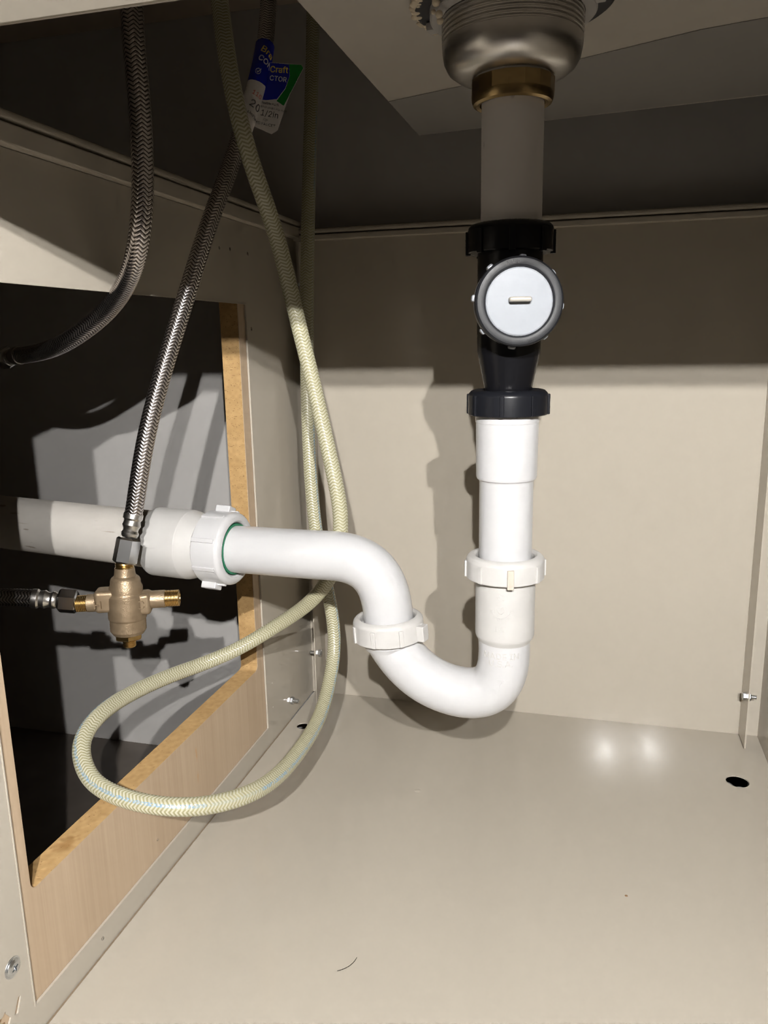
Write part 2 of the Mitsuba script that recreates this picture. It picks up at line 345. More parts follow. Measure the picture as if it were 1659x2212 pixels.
for i in range(120):
    a = math.radians(150 + 95 * i / 120) + rng.uniform(-.03, .03); rr = 0.0612 + rng.uniform(-.0016, .0018)
    s = trimesh.creation.icosphere(1, 0.0011 + rng.uniform(0, .0012)); s.vertices *= (1 + .5 * rng.rand(), 1 + .5 * rng.rand(), 0.6 + .5 * rng.rand())
    s.apply_translation((PX + rr * math.cos(a), PY + rr * math.sin(a), 0.2032 - rng.uniform(0, .002))); pu.append(s)
for i in range(6):
    s = trimesh.creation.icosphere(1, 0.0014 + .0012 * rng.rand()); a = math.radians(212 + 14 * rng.rand())
    s.apply_translation((PX + (.0575 - .0012 * i) * math.cos(a), PY + (.0575 - .0012 * i) * math.sin(a), 0.2015 - .0030 * i)); pu.append(s) if i < 6 else None
obj('sink_strainer__putty', cat(*pu), 'm_putty', True, label='cracked beige plumber putty squeezed out at the left')
obj('sink_strainer__nylon_washer', put(lathe([(0.0200, 0.1590), (0.0245, 0.1590), (0.0245, 0.1640), (0.0200, 0.1640)], 64), (PX, PY, 0)), 'm_pvc_off', label='white nylon washer at the outlet')

def slip_ring(r_in, r_body, z0, z1, shoulder=True, flat=False):
    """nut ring with its rounded shoulder at the top"""
    rs = r_in + 0.0006
    top = [(r_body, z1 - .0042), (r_body - .0006, z1 - .0022), (r_body - .0022, z1 - .0006), (r_body - .0042, z1), (rs + .0022, z1), (rs + .0008, z1 - .0012), (rs, z1 - .0035)] if shoulder else [(r_body, z1 - .001), (r_body - .001, z1), (rs, z1)]
    return lathe([(rs, z0), (r_body - .0006, z0), (r_body, z0 + .0006)] + top, 72)
def ribs(r, z0, z1, n, w, d, ph=0.0, r_edge=.0005):
    out = []
    b = rbox(r - .002, r + d, -w / 2, w / 2, z0, z1, r_edge)
    for i in range(n):
        m = b.copy(); m.apply_transform(trimesh.transformations.rotation_matrix(ph + i * 2 * math.pi / n, (0, 0, 1))); out.append(m)
    return out

# brass slip nut (faceted) and tailpiece
thing('slip_nut', 'dark brass faceted slip nut under the strainer', 'nut')
fac = lathe([(0.0206, 0.1500), (0.0262, 0.1500), (0.0262, 0.1588), (0.0206, 0.1588)], 16)
obj('slip_nut__body', put(fac, (PX, PY, 0)), 'm_slipbrass', 10)
obj('slip_nut__rim', put(lathe([(0.0206, 0.1446), (0.0228, 0.1440), (0.0248, 0.1450), (0.0258, 0.1475), (0.0260, 0.1502), (0.0206, 0.1502)], 64), (PX, PY, 0)), 'm_slipbrass', label='rounded brass lower rim')
obj('tailpiece', put(solid([(0.0193, 0.055), (0.0196, 0.0555), (0.0198, 0.062), (0.0198, 0.158), (0.0195, 0.159)]), (PX + .0003, PY, 0)), 'm_tail', label='grey-white plastic tailpiece pipe between the brass nut and the black fitting', category='pipe')

# ------------------------------------------------------------------ black cleanout fitting
C = thing('cleanout_fitting', 'black plastic drain fitting with a round white cleanout plug facing out', 'pipe fitting')
AZ = math.radians(-90 + 13.6)      # heading of the branch
bd = np.array([math.cos(AZ), math.sin(AZ), 0.0]); CZ = 0.0215
body = solid([(0.0155, -0.048), (0.0160, -0.0345), (0.0205, -0.0125), (0.0210, -0.0100), (0.0214, 0.000), (0.0214, 0.0560), (0.0200, 0.0580)], 72)
body = put(body, (PX, PY, 0))
br = put(solid([(0.0205, 0.005), (0.0208, 0.034)], 64), (PX, PY, CZ), bd)
collar = put(solid([(0.0236, 0.018), (0.0240, 0.020), (0.0240, 0.026), (0.0236, 0.028)], 64), (PX, PY, CZ), bd)
obj(C + '__body', body, 'm_black'); obj(C + '__branch', cat(br, collar), 'm_black')
un = cat(slip_ring(0.0200, 0.0280, 0.0545, 0.0728, True), *ribs(0.0280, 0.0535, 0.0685, 8, 0.0042, 0.0014, .15))
obj(C + '__upper_nut', put(un, (PX, PY, 0)), 'm_black')
ln = cat(slip_ring(0.0170, 0.0272, -0.0515, -0.0345, True), *ribs(0.0272, -0.0512, -0.0375, 8, 0.0030, 0.0013, math.radians(88)))
obj(C + '__lower_nut', put(ln, (PX, PY, 0)), 'm_black_nut')
# cap: white lugged nut behind, black face ring, translucent plug, tab
def capput(m): return put(m, (PX, PY, CZ), bd)
obj(C + '__lugged_nut', capput(cat(lathe([(0.0212, 0.0300), (0.0268, 0.0300), (0.0268, 0.0400), (0.0212, 0.0400)], 64), *ribs(0.0264, 0.0315, 0.0400, 8, 0.0042, 0.0024, math.radians(84), .0011))), 'm_plug', label='translucent white nut with eight lugs')
ring = lathe([(0.0204, 0.0385), (0.0262, 0.0385), (0.0270, 0.0392), (0.0272, 0.0410), (0.0272, 0.0445), (0.0268, 0.0462), (0.0258, 0.0472), (0.0246, 0.0474), (0.0222, 0.0474), (0.0214, 0.0470), (0.0209, 0.0460), (0.0206, 0.0440)], 96)
obj(C + '__face_ring', capput(ring), 'm_black_ring', label='dark grey face ring with moulded number')
def ring_text(t, h, rad, ang, flip):
    out = []; w = h * 0.80; n = len(t)
    for i, ch in enumerate(t):
        m = meshkit.text_mesh(ch, h, 0.00055); v = m.vertices; v[:, 0] -= v[:, 0].mean(); v[:, 1] -= h / 2
        a = ang + (1 if flip else -1) * (i - (n - 1) / 2) * w / rad
        rot = (a - math.pi / 2) if not flip else (a + math.pi / 2)
        c_, s_ = math.cos(rot), math.sin(rot)
        v2 = np.stack([v[:, 0] * c_ - v[:, 1] * s_ + rad * math.cos(a), v[:, 0] * s_ + v[:, 1] * c_ + rad * math.sin(a), v[:, 2] + 0.0473], 1)
        m.vertices = v2; out.append(m)
    return cat(*out)
obj(C + '__moulded_number', capput(ring_text('9700', 0.0030, 0.0242, math.radians(101), True)), 'm_black')
obj(C + '__moulded_number', capput(ring_text('14', 0.0020, 0.0242, math.radians(-75), True)), 'm_black')
obj(C + '__plug', capput(solid([(0.0206, 0.0380), (0.0206, 0.0452), (0.0198, 0.0458)], 72)), 'm_plug', label='milky white cleanout plug disc')
tab = rbox(-0.0068, 0.0068, -0.0002, 0.0028, 0.045, 0.0525, 0.0012)
obj(C + '__plug_tab', capput(tab), 'm_plug_tab', label='small ivory grip tab on the plug')

# ------------------------------------------------------------------ white extension tube, trap
obj('extension_tube', put(solid([(0.0186, -0.178), (0.0188, -0.176), (0.0188, -0.0985), (0.0193, -0.0970), (0.0205, -0.0960), (0.0211, -0.0940), (0.0215, -0.0570), (0.0217, -0.0568), (0.0219, -0.0560), (0.0219, -0.0515), (0.0205, -0.0505)], 96), (PX - .0003, PY, 0)), 'm_pvc',
    label='glossy white plastic extension tube with a wider bell top, below the black nut', category='pipe')
def pvc_nut(key, label, o, axis, r_in, r, z0, z1, ph, wing=None, m='m_pvc_off', dirty=None):
    thing(key, label, 'nut')
    obj(key + '__ring', put(slip_ring(r_in, r, z0, z1), o, axis), m)
    rb = ribs(r, z0 + .0005, z1 - .0045, 8, 0.0034, 0.0013, ph)
    if dirty is not None: rb.pop(dirty); d = ribs(r, z0 - .0014, z1 - .0045, 1, 0.0046, 0.0016, ph)[0]; obj(key + '__stained_rib', put(d, o, axis), 'm_tab', label='brown-stained rib')
    for q in rb: obj(key + '__rib', put(q, o, axis), m)
    if wing is not None:
        b = rbox(r - .003, r + .0052, -0.0042, 0.0042, z0 + .0006, z1 - .0050, .0007); b.apply_transform(trimesh.transformations.rotation_matrix(wing, (0, 0, 1)))
        obj(key + '__wing', put(b, o, axis), m)
pvc_nut('slip_nut_001', 'white ribbed slip nut on the upright trap leg, with one brown-stained rib', (PX - .0003, PY, 0), (0, 0, 1), 0.0196, 0.0279, -0.1678, -0.1510, math.radians(104), dirty=0)

thing('trap_bend', 'glossy white plastic J-shaped trap bend with moulded lettering', 'pipe')
sock = put(solid([(0.0180, -0.2200), (0.0184, -0.2165), (0.0206, -0.2130), (0.0214, -0.2105), (0.0214, -0.1680), (0.0200, -0.1672)], 96), (PX, PY, 0))
cl = [(-0.0587, -0.205), (-0.0587, -0.2177), (-0.0588, -0.232), (-0.0622, -0.2468), (-0.0700, -0.2565), (-0.0815, -0.2608), (-0.0962, -0.2603), (-0.114, -0.2545), (-0.1302, -0.2430), (-0.1415, -0.2295), (-0.1460, -0.222)]
c, s = path([(x, PY, z) for x, z in cl], 0.0016)
bend = tube(c, 0.01875, 64)
dirn = np.array([-0.26, 0, 0.966]); dirn /= np.linalg.norm(dirn); E0 = c[-1]
obj('trap_bend__bend', bend, 'm_pvc', 40)
obj('trap_bend__socket', sock, 'm_pvc_off')
NA = np.array([-0.06, 0.0, 1.0]); NA /= np.linalg.norm(NA); NO = np.array([-0.1468, PY, -0.2075])
obj('trap_bend__collar', put(solid([(0.0190, -0.0215), (0.0202, -0.0185), (0.0208, -0.0175), (0.0208, -0.002)], 80), NO, NA), 'm_pvc')
FA = math.atan2(-PY, -PX)
def tput(m): m = m.copy(); m.apply_translation((PX, PY, 0)); return m
obj('trap_bend__lettering', tput(wrap_text('MADE IN', 0.0046, 0.0187, -0.2247, FA - .13)), 'm_pvc_off')
obj('trap_bend__lettering', tput(wrap_text('U.S.A.', 0.0046, 0.0187, -0.2303, FA - .13)), 'm_pvc_off')
obj('trap_bend__lettering', tput(wrap_text('1½"', 0.0040, 0.0214, -0.2030, FA - .13)), 'm_pvc_off')
obj('trap_bend__lettering', tput(wrap_text('db', 0.0042, 0.0214, -0.1795, FA - .13)), 'm_pvc_off')
obj('trap_bend__lettering', tput(wrap_text('7', 0.0075, 0.0187, -0.2480, FA - .13)), 'm_pvc')
def wrap_poly(poly, radius, z, az, depth=.0006):
    m = extrude(poly, depth); m = m.subdivide_to_size(.0015); v = m.vertices.copy(); a = az + v[:, 0] / radius; rr = radius - .0001 + v[:, 2]
    m.vertices = np.stack([rr * np.cos(a), rr * np.sin(a), z + v[:, 1]], 1); return m
sh = Polygon([(-.0032, .0030), (.0032, .0030), (.0030, -.0010), (0, -.0040), (-.0030, -.0010)])
emb = sh.buffer(.0002).difference(sh.buffer(-.0005))
emb = emb.union(Polygon([(-.0018, -.0010), (-.0010, -.0018), (.0018, .0016), (.0010, .0022)])).union(Point(0, .0006).buffer(.0008))
ticks = []
for i in range(17):
    a = math.radians(185 + 170 * i / 16)
    b = sbox(-.0004, -.0008, .0004, .0008); from shapely import affinity
    b = affinity.translate(affinity.rotate(b, math.degrees(a) + 90, origin=(0, 0)), .0072 * math.cos(a), .0066 * math.sin(a)); ticks.append(b)
for t_ in ticks: emb = emb.union(t_)
obj('trap_bend__emblem', tput(wrap_poly(emb, 0.0214, -0.1868, FA - .13)), 'm_pvc_off', label='moulded shield emblem inside a half ring of marks')

pvc_nut('slip_nut_002', 'white slip nut with a side wing where the curved arm enters the trap bend', NO, NA, 0.0196, 0.0268, -0.0140, 0.0035, math.radians(-100), wing=math.radians(165))
# trap arm
ARM = [(-0.1457, -0.222), (-0.1464, -0.2060), (-0.1476, -0.1940), (-0.1510, -0.1815), (-0.1580, -0.1705), (-0.1690, -0.1632), (-0.1830, -0.1600), (-0.2000, -0.1596), (-0.2343, -0.1602), (-0.270, -0.1606), (-0.310, -0.1608)]
def ay(x): return PY + max(0, -0.20 - x) * 0.10
c, s = path([(x, ay(x), z) for x, z in ARM], 0.0018)
obj('curved_waste_pipe', tube(c, 0.0188, 64), 'm_pvc', 40, label='glossy white curved trap arm running left to the wall pipe', category='pipe')
A0 = np.array([-0.2740, ay(-0.274), -0.1605]); AD = np.array([-1, 0.10, 0.012]); AD /= np.linalg.norm(AD)
def aput(m): return put(m, A0, -AD)      # local z points back to the right (towards the trap)
# nut: shoulder faces right (local +z)
pvc_nut('slip_nut_003', 'white slip nut with square ribs and a green gasket at the wall adapter', A0, -AD, 0.0200, 0.0292, -0.0225, 0.0020, math.radians(20), m='m_pvc')
obj('slip_nut_003__gasket', aput(lathe([(0.0189, -0.006), (0.02045, -0.006), (0.02045, 0.0012), (0.0189, 0.0012)], 64)), 'm_gasket', label='thin green gasket')
for q in (math.radians(65), math.radians(245)):
    b = rbox(0.027, 0.0338, -0.0052, 0.0052, -0.0215, -0.0085, .0008); b.apply_transform(trimesh.transformations.rotation_matrix(q, (0, 0, 1)))
    obj('slip_nut_003__wing', aput(b), 'm_pvc')
thing('trap_adapter', 'white hub adapter between the slip nut and the grey wall pipe', 'pipe fitting')
obj('trap_adapter__hub', aput(solid([(0.0270, -0.0740), (0.0283, -0.0725), (0.0284, -0.0400), (0.0280, -0.0392)], 80)), 'm_pvc_off')
obj('trap_adapter__taper', aput(solid([(0.0280, -0.0393), (0.0278, -0.0375), (0.0240, -0.0262), (0.0225, -0.0258), (0.0225, -0.0215)], 80)), 'm_pvc_off')
obj('drain_pipe', put(solid([(0.0241, -0.80), (0.0241, -0.060)], 72), A0, -(AD + np.array([0, 0.05, 0.0]))), 'm_drain', label='scuffed off-white drain pipe passing through the cut-out to the left', category='pipe')

# ------------------------------------------------------------------ hoses
H1 = [(-0.291, 0.503, 0.358), (-0.291, 0.500, 0.300), (-0.2901, 0.4950, 0.2467), (-0.2886, 0.4890, 0.2097), (-0.2861, 0.4833, 0.1816), (-0.2837, 0.4800, 0.1407), (-0.2835, 0.4759, 0.0990), (-0.2868, 0.4746, 0.0739), (-0.2983, 0.4829, 0.0537), (-0.3232, 0.5044, 0.0370), (-0.3543, 0.5242, 0.0215), (-0.3863, 0.5333, 0.0067), (-0.4267, 0.5518, -0.0031), (-0.4695, 0.5713, -0.0070)]
H2 = [(-0.283, 0.710, 0.358), (-0.278, 0.694, 0.33), (-0.2722, 0.6773, 0.2963), (-0.2696, 0.6672, 0.2719), (-0.2659, 0.6509, 0.2423), (-0.2651, 0.6332, 0.2101), (-0.2715, 0.6244, 0.1816), (-0.2763, 0.6115, 0.1555), (-0.2808, 0.5943, 0.1256), (-0.2852, 0.5756, 0.0963), (-0.2917, 0.5614, 0.0652), (-0.2993, 0.5486, 0.0313), (-0.3073, 0.5367, -0.0022), (-0.3151, 0.5260, -0.0356), (-0.3223, 0.5175, -0.0691), (-0.3295, 0.5131, -0.1035), (-0.3350, 0.5115, -0.1275)]
CL = [(-0.287, 0.598, 0.358), (-0.285, 0.598, 0.31), (-0.2830, 0.5989, 0.2671), (-0.2817, 0.6005, 0.2492), (-0.2728, 0.5875, 0.2131), (-0.2592, 0.5770, 0.1560), (-0.2515, 0.5873, 0.1158), (-0.2460, 0.6057, 0.0777), (-0.2382, 0.6190, 0.0214), (-0.2300, 0.6262, -0.0272), (-0.2212, 0.6286, -0.0737), (-0.2130, 0.6273, -0.1129), (-0.2084, 0.6266, -0.1449), (-0.2100, 0.6250, -0.1733), (-0.2189, 0.6273, -0.1995), (-0.2442, 0.6398, -0.2310), (-0.2813, 0.6498, -0.2598), (-0.3163, 0.6407, -0.2814), (-0.3449, 0.6200, -0.2918), (-0.3624, 0.5836, -0.2914), (-0.3716, 0.5394, -0.2885), (-0.3717, 0.4973, -0.2868), (-0.3681, 0.4705, -0.2924), (-0.3590, 0.4553, -0.3002), (-0.3433, 0.4439, -0.3084), (-0.3225, 0.4379, -0.3130), (-0.2983, 0.4373, -0.3164), (-0.2761, 0.4426, -0.3194), (-0.2581, 0.4560, -0.3237), (-0.2409, 0.4808, -0.3286), (-0.2331, 0.5236, -0.3361), (-0.2334, 0.5808, -0.3407), (-0.2375, 0.6384, -0.3390), (-0.2425, 0.6833, -0.3220), (-0.2449, 0.7044, -0.2965), (-0.2488, 0.7105, -0.2647), (-0.2541, 0.7108, -0.2336), (-0.2604, 0.7117, -0.1984), (-0.2662, 0.7153, -0.1525), (-0.2702, 0.7221, -0.0939), (-0.2727, 0.7312, -0.0273), (-0.2734, 0.7406, 0.0383), (-0.2751, 0.7550, 0.1038), (-0.2799, 0.7846, 0.1936), (-0.2847, 0.8147, 0.2858), (-0.2885, 0.8361, 0.358)]
H3 = [(-0.95, 0.50, -0.186), (-0.75, 0.49, -0.189), (-0.62, 0.480, -0.1895), (-0.5126, 0.4735, -0.1880), (-0.4600, 0.4720, -0.1860), (-0.4280, 0.4740, -0.1847), (-0.4010, 0.4770, -0.1850)]

def hose_end(key, p, d, r, nut_len=0.014):
    """crimp ferrule and hexagon nut, p = where the braid stops, d = direction along"""
    fer = lathe([(0.0040, -0.003), (r + .0004, -0.003), (r + .0006, -0.002), (r + .0006, 0.001), (r - .0006, 0.0024), (r - .0004, 0.0040), (r + .0002, 0.0062), (r - .0010, 0.0085), (r - .0012, 0.0102), (r - .0002, 0.0120), (r - .0004, 0.0138), (r - .0014, 0.0152), (0.0040, 0.0152)], 48)
    obj(key + '__ferrule', put(fer, p, d), 'm_ferrule', label='ringed metal crimp ferrule')
    hx = lathe([(0.0045, 0.0158), (0.0078, 0.0158), (0.0092, 0.0172), (0.0092, 0.0158 + nut_len - .0012), (0.0080, 0.0158 + nut_len), (0.0045, 0.0158 + nut_len)], 6)
    obj(key + '__hex_nut', put(hx, p, d, (0.35, -1, 0.1)), 'm_chrome', 10, label='chrome hexagon nut')
thing('braided_hose', 'left braided steel supply hose, bending left out through the cut-out', 'hose')
m, uv = braid(H1, 0.0070, 12, 0.0026, 0.00045, 0.00045, 96, (1, 0.1, 0), (-0.28, 0.48, 0.1)); obj('braided_hose__braid', m, 'm_braid', True, uv=uv)
p = np.array(H1[-1]); d = p - np.array(H1[-2]); hose_end('braided_hose', p, d, 0.0070)
thing('braided_hose_001', 'middle braided steel supply hose, dropping to the bronze valve and carrying a paper tag', 'hose')
m, uv = braid(H2, 0.0067, 12, 0.0026, 0.00045, 0.00045, 96); obj('braided_hose_001__braid', m, 'm_braid', True, uv=uv)
VO = np.array([-0.3400, 0.5010, -0.1905]); VA = np.array([0.0165, 0.098, 1.0]) * np.array([0.35, 0.35, 1]); VA /= np.linalg.norm(VA)
VT = VO + VA * 0.0290
p = np.array(H2[-1]); d = VT - p; d /= np.linalg.norm(d); L2 = np.linalg.norm(VT - p); hose_end('braided_hose_001', p, d, 0.0067, max(.010, L2 - 0.0162))
thing('braided_hose_002', 'dark braided hose entering the bronze valve from the left', 'hose')
m, uv = braid(H3, 0.0068, 12, 0.0026, 0.00045, 0.0006, 84); obj('braided_hose_002__braid', m, 'm_braid_dark', True, uv=uv)
p = np.array(H3[-1]); VH = VO + np.array([-0.0345, -0.0120, 0.0008]); d = VH - p; L3 = np.linalg.norm(d); d /= L3; hose_end('braided_hose_002', p, d, 0.0068, max(.010, L3 - .0160))
m, uv = braid(CL, 0.0067, COLS, PITCH_C, 0.00030, 0.0006, 100, (0.25, -0.8, 0.55), (-0.2761, 0.4426, -0.3194))
obj('clear_hose', m, 'm_clear_hose', True, uv=uv, label='yellowish translucent braided vinyl hose hanging in a long loop', category='hose')

# bronze mixing valve
V = thing('mixing_valve', 'cast bronze mixing valve with H and C ports below the middle hose', 'valve')
def vput(m): return put(m, VO, VA)
K = 0.000353
prof = [(0.0115, -0.0255), (0.0134, -0.0225), (0.0134, -0.0140), (0.0140, -0.0132), (0.0142, -0.0120), (0.0142, 0.0030), (0.0140, 0.0048), (0.0128, 0.0062), (0.0124, 0.0075), (0.0124, 0.0115), (0.0113, 0.0135), (0.0112, 0.0165), (0.0102, 0.0185), (0.0082, 0.0200), (0.0078, 0.0215), (0.0073, 0.0262), (0.0064, 0.0264)]
obj(V + '__body', vput(solid(prof, 64)), 'm_bronze')
obj(V + '__threaded_top', vput(lathe([(0.0040, 0.024), (0.0066, 0.024), (0.0068, 0.0268), (0.0062, 0.0274), (0.0068, 0.0280), (0.0062, 0.0286), (0.0068, 0.0292), (0.0060, 0.031), (0.0040, 0.031)], 40)), 'm_brass', label='bright brass thread')
for sx, nm in ((1, 'cold_port'), (-1, 'hot_port')):
    ln_ = 0.0285 if sx > 0 else 0.0285
    o = VO + np.array([0, 0, 0.0]); ax_ = np.array([sx, 0.42 * sx, 0.0])
    obj(V + '__' + nm, put(solid([(0.0078, 0.008), (0.0074, 0.016), (0.0068, 0.019), (0.0068, ln_), (0.0062, ln_ + .0004)], 40), o, ax_), 'm_bronze')
    boss = rbox(-0.0085, 0.0085, -0.0100, 0.0065, 0.006, 0.0185, .003) if sx > 0 else rbox(-0.0085, 0.0085, -0.0065, 0.0105, 0.006, 0.0225, .003)
    obj(V + '__boss', put(boss, o, ax_), 'm_bronze')
    tp = [(0.0005, ln_)]; q = ln_
    while q < ln_ + (0.0105 if sx > 0 else .008): tp += [(0.0060, q), (0.0064, q + .0004), (0.0064, q + .0008), (0.0060, q + .0011)]; q += .0012
    tp += [(0.0058, q), (0.0040, q + .0003), (0.0036, q - .002), (0.0005, q - .002)]
    obj(V + '__thread', put(lathe(tp, 40), o, ax_), 'm_brass', label='bright brass thread')
def vtext(ch, h, dx, dz, dy):
    m = meshkit.text_mesh(ch, h, 0.0010); v = m.vertices; v[:, 0] -= v[:, 0].mean(); v[:, 1] -= h / 2
    v[:, :2] *= 1
    m.vertices = np.stack([VO[0] + dx + v[:, 0], VO[1] + dy + 0.42 * (dx + v[:, 0]) - v[:, 2], VO[2] + dz + v[:, 1]], 1); return m
obj(V + '__letter', vtext('H', 0.0058, -0.0140, 0.0010, -0.0102), 'm_bronze', False, label='raised letter H')
obj(V + '__letter', vtext('C', 0.0062, 0.0142, -0.0010, -0.0098), 'm_bronze', False, label='raised letter C')
obj(V + '__cap', vput(lathe([(0.004, -0.0302), (0.0090, -0.0302), (0.0106, -0.0290), (0.0106, -0.0262), (0.0098, -0.0252), (0.004, -0.0252)], 6)), 'm_brass', 10, label='brighter brass hexagon bottom cap')
tp = [(0.0005, -0.0365), (0.0042, -0.0365)]; q = -0.0358
while q < -0.0302: tp += [(0.0049, q), (0.0049, q + .0005), (0.0044, q + .0009)]; q += .0011
tp += [(0.0044, -0.029), (0.0005, -0.029)]
sc = lathe(tp, 32); sc_ = m3.Manifold(m3.Mesh(np.asarray(sc.vertices, np.float32), np.asarray(sc.faces, np.uint32)))
obj(V + '__screw', vput(sc), 'm_brass', label='threaded brass adjusting screw')

# ------------------------------------------------------------------ paper tag on the middle hose
G = thing('hose_tag', 'blue, green and white printed paper tag folded round the middle braided hose', 'tag')
# flap: a flat leaf standing out to the right of the hose; leaf frame (e1 right, e2 up, en towards the viewer)
P0 = np.array([-0.2555, 0.6340, 0.2137]); e1 = np.array([0.974, 0.18, -0.14]); e1 /= np.linalg.norm(e1)
e2 = np.array([0.145, 0.17, 0.97]); e2 -= e1 * (e1 @ e2); e2 /= np.linalg.norm(e2); en = np.cross(e1, e2)
def leaf(poly, z0, h): 
    m = extrude(poly, h); v = m.vertices; m.vertices = P0 + v[:, :1] * e1 + v[:, 1:2] * e2 + (v[:, 2:3] + z0) * en; return m
flap = Polygon([(-0.0125, 0.0000), (0.0230, 0.0015), (0.0252, -0.0010), (0.0165, -0.0225), (0.0105, -0.0500), (0.0060, -0.0535), (-0.0085, -0.0490), (-0.0180, -0.0490), (-0.0160, -0.02)])
blue = Polygon([(-0.0125, 0.0000), (0.0135, 0.0005), (0.0150, -0.0080), (0.0125, -0.0180), (0.0070, -0.0265), (-0.0010, -0.0282), (-0.0170, -0.0280)]).intersection(flap)
green = Polygon([(0.0135, 0.0006), (0.0230, 0.0013), (0.0250, -0.0010), (0.0165, -0.0225), (0.0130, -0.0310), (0.0070, -0.0280), (0.0130, -0.0180), (0.0152, -0.0080)]).intersection(flap)
obj(G + '__leaf', leaf(flap, 0, 0.00025), 'm_paper', False)
obj(G + '__blue_print', leaf(blue, 0.00026, 0.00008), 'm_blue', False, label='dark blue printed field')
obj(G + '__green_print', leaf(green, 0.00026, 0.00008), 'm_green', False, label='green printed corner')
def ltext(t, h, x, y, m, tilt=-0.06, bold=False, z=0.00036):
    q = meshkit.text_mesh(t, h, 0.00006, bold); v = q.vertices; c_, s_ = math.cos(tilt), math.sin(tilt)
    v = np.stack([v[:, 0] * c_ - v[:, 1] * s_ + x, v[:, 0] * s_ + v[:, 1] * c_ + y, v[:, 2] + z], 1)
    q.vertices = P0 + v[:, :1] * e1 + v[:, 1:2] * e2 + v[:, 2:3] * en
    obj(G + '__lettering', q, m, False)
ltext('Craft', 0.0045, -0.0012, -0.0068, 'm_ink_yellow', 0.05, True)
ltext('CTOR', 0.0036, -0.0008, -0.0128, 'm_ink_white', -0.02, True)
ltext('Flexible PLUS', 0.0016, -0.0052, -0.0312, 'm_ink', -0.03, True)
ltext('REINFORCED POLYMER', 0.0014, -0.0058, -0.0338, 'm_ink', -0.10)
ltext('1/2in', 0.0044, -0.0050, -0.0400, 'm_ink', -0.08)
ltext('FIP', 0.0018, -0.0022, -0.0440, 'm_ink', -0.08)
ltext('TO FAUCET', 0.0021, -0.0080, -0.0468, 'm_ink', -0.09)
# sleeve: the part of the tag that is wrapped round the hose
hc, hs = path(H2, 0.001)
sel = [i for i in range(len(hc)) if 0.152 < hc[i][2] < 0.236]
hc2 = hc[sel]; tn, na, nb = frames(hc2)
view = -hc2 / np.linalg.norm(hc2, axis=1, keepdims=True)
rightv = np.cross(tn, view); rightv /= np.linalg.norm(rightv, axis=1, keepdims=True); vw = np.cross(rightv, tn)
sgn = np.sign(rightv[0] @ np.array([1.0, 0, 0])); rightv *= sgn
Z0 = hc2[:, 2]
def sleeve(t0, t1, a0, a1, r, arc=None):
    """strip of the sleeve between fractions t0..t1 (down the hose) and heading a0..a1 (rad, 0 = towards the viewer)"""
    i0, i1 = int(t0 * (len(hc2) - 1)), int(t1 * (len(hc2) - 1)); n = 22
    rows = []
    for i in range(i0, i1 + 1):
        A = np.linspace(a0, a1, n) 
        rows.append(hc2[i] + r * (np.cos(A)[:, None] * vw[i] + np.sin(A)[:, None] * rightv[i]))
    v = np.array(rows); h, w = v.shape[:2]; v2 = v.reshape(-1, 3)
    i, j = np.meshgrid(np.arange(h - 1), np.arange(w - 1), indexing='ij')
    f = np.stack([i * w + j, i * w + j + 1, (i + 1) * w + j + 1, (i + 1) * w + j], -1).reshape(-1, 4)
    return tri(v2, f)
obj(G + '__sleeve', sleeve(0.08, 0.95, -2.6, 1.45, 0.0074), 'm_paper', True, label='white part wrapped round the hose')
obj(G + '__sleeve_print', sleeve(0.08, 0.46, -2.6, 1.45, 0.00752), 'm_blue', True, label='blue part wrapped round the hose')
def stext(t, h, frac, ang, m, bold=False, tilt=0.0, mesh=None):
    q = mesh if mesh is not None else meshkit.text_mesh(t, h, 0.00008, bold); v = q.vertices; c_, s_ = math.cos(tilt), math.sin(tilt)
    x = v[:, 0] * c_ - v[:, 1] * s_; y = v[:, 0] * s_ + v[:, 1] * c_
    L = np.r_[0, np.cumsum(np.linalg.norm(np.diff(hc2, axis=0), axis=1))]
    pos = np.clip(frac * L[-1] - y, 0, L[-1]); A = ang + x / 0.0076; r = 0.0076 + v[:, 2]
    g = lambda arr: np.stack([np.interp(pos, L, arr[:, k]) for k in range(3)], 1)
    q.vertices = g(hc2) + r[:, None] * (np.cos(A)[:, None] * g(vw) + np.sin(A)[:, None] * g(rightv)); obj(G + '__lettering', q, m, True)
stext('Bra', 0.0052, 0.20, -0.45, 'm_ink_yellow', True, -0.35)
stext('CON', 0.0042, 0.28, -0.55, 'm_ink_white', True, -0.35)
stext('110', 0.0034, 0.57, -0.30, 'm_ink_red', False, -0.15)
stext('20', 0.0062, 0.68, -0.30, 'm_ink', False, -0.15)
stext('LENGTH', 0.0022, 0.75, -0.40, 'm_ink', False, -0.2)
tick = Point(.0018, .0018).buffer(.0022).difference(Point(.0018, .0018).buffer(.0018)).union(Polygon([(.0005, .0019), (.0010, .0022), (.0016, .0014), (.0036, .0042), (.0041, .0039), (.0017, .0004)]))
stext('', 0, 0.40, -0.45, 'm_ink_white', mesh=extrude(tick, 0.00008))

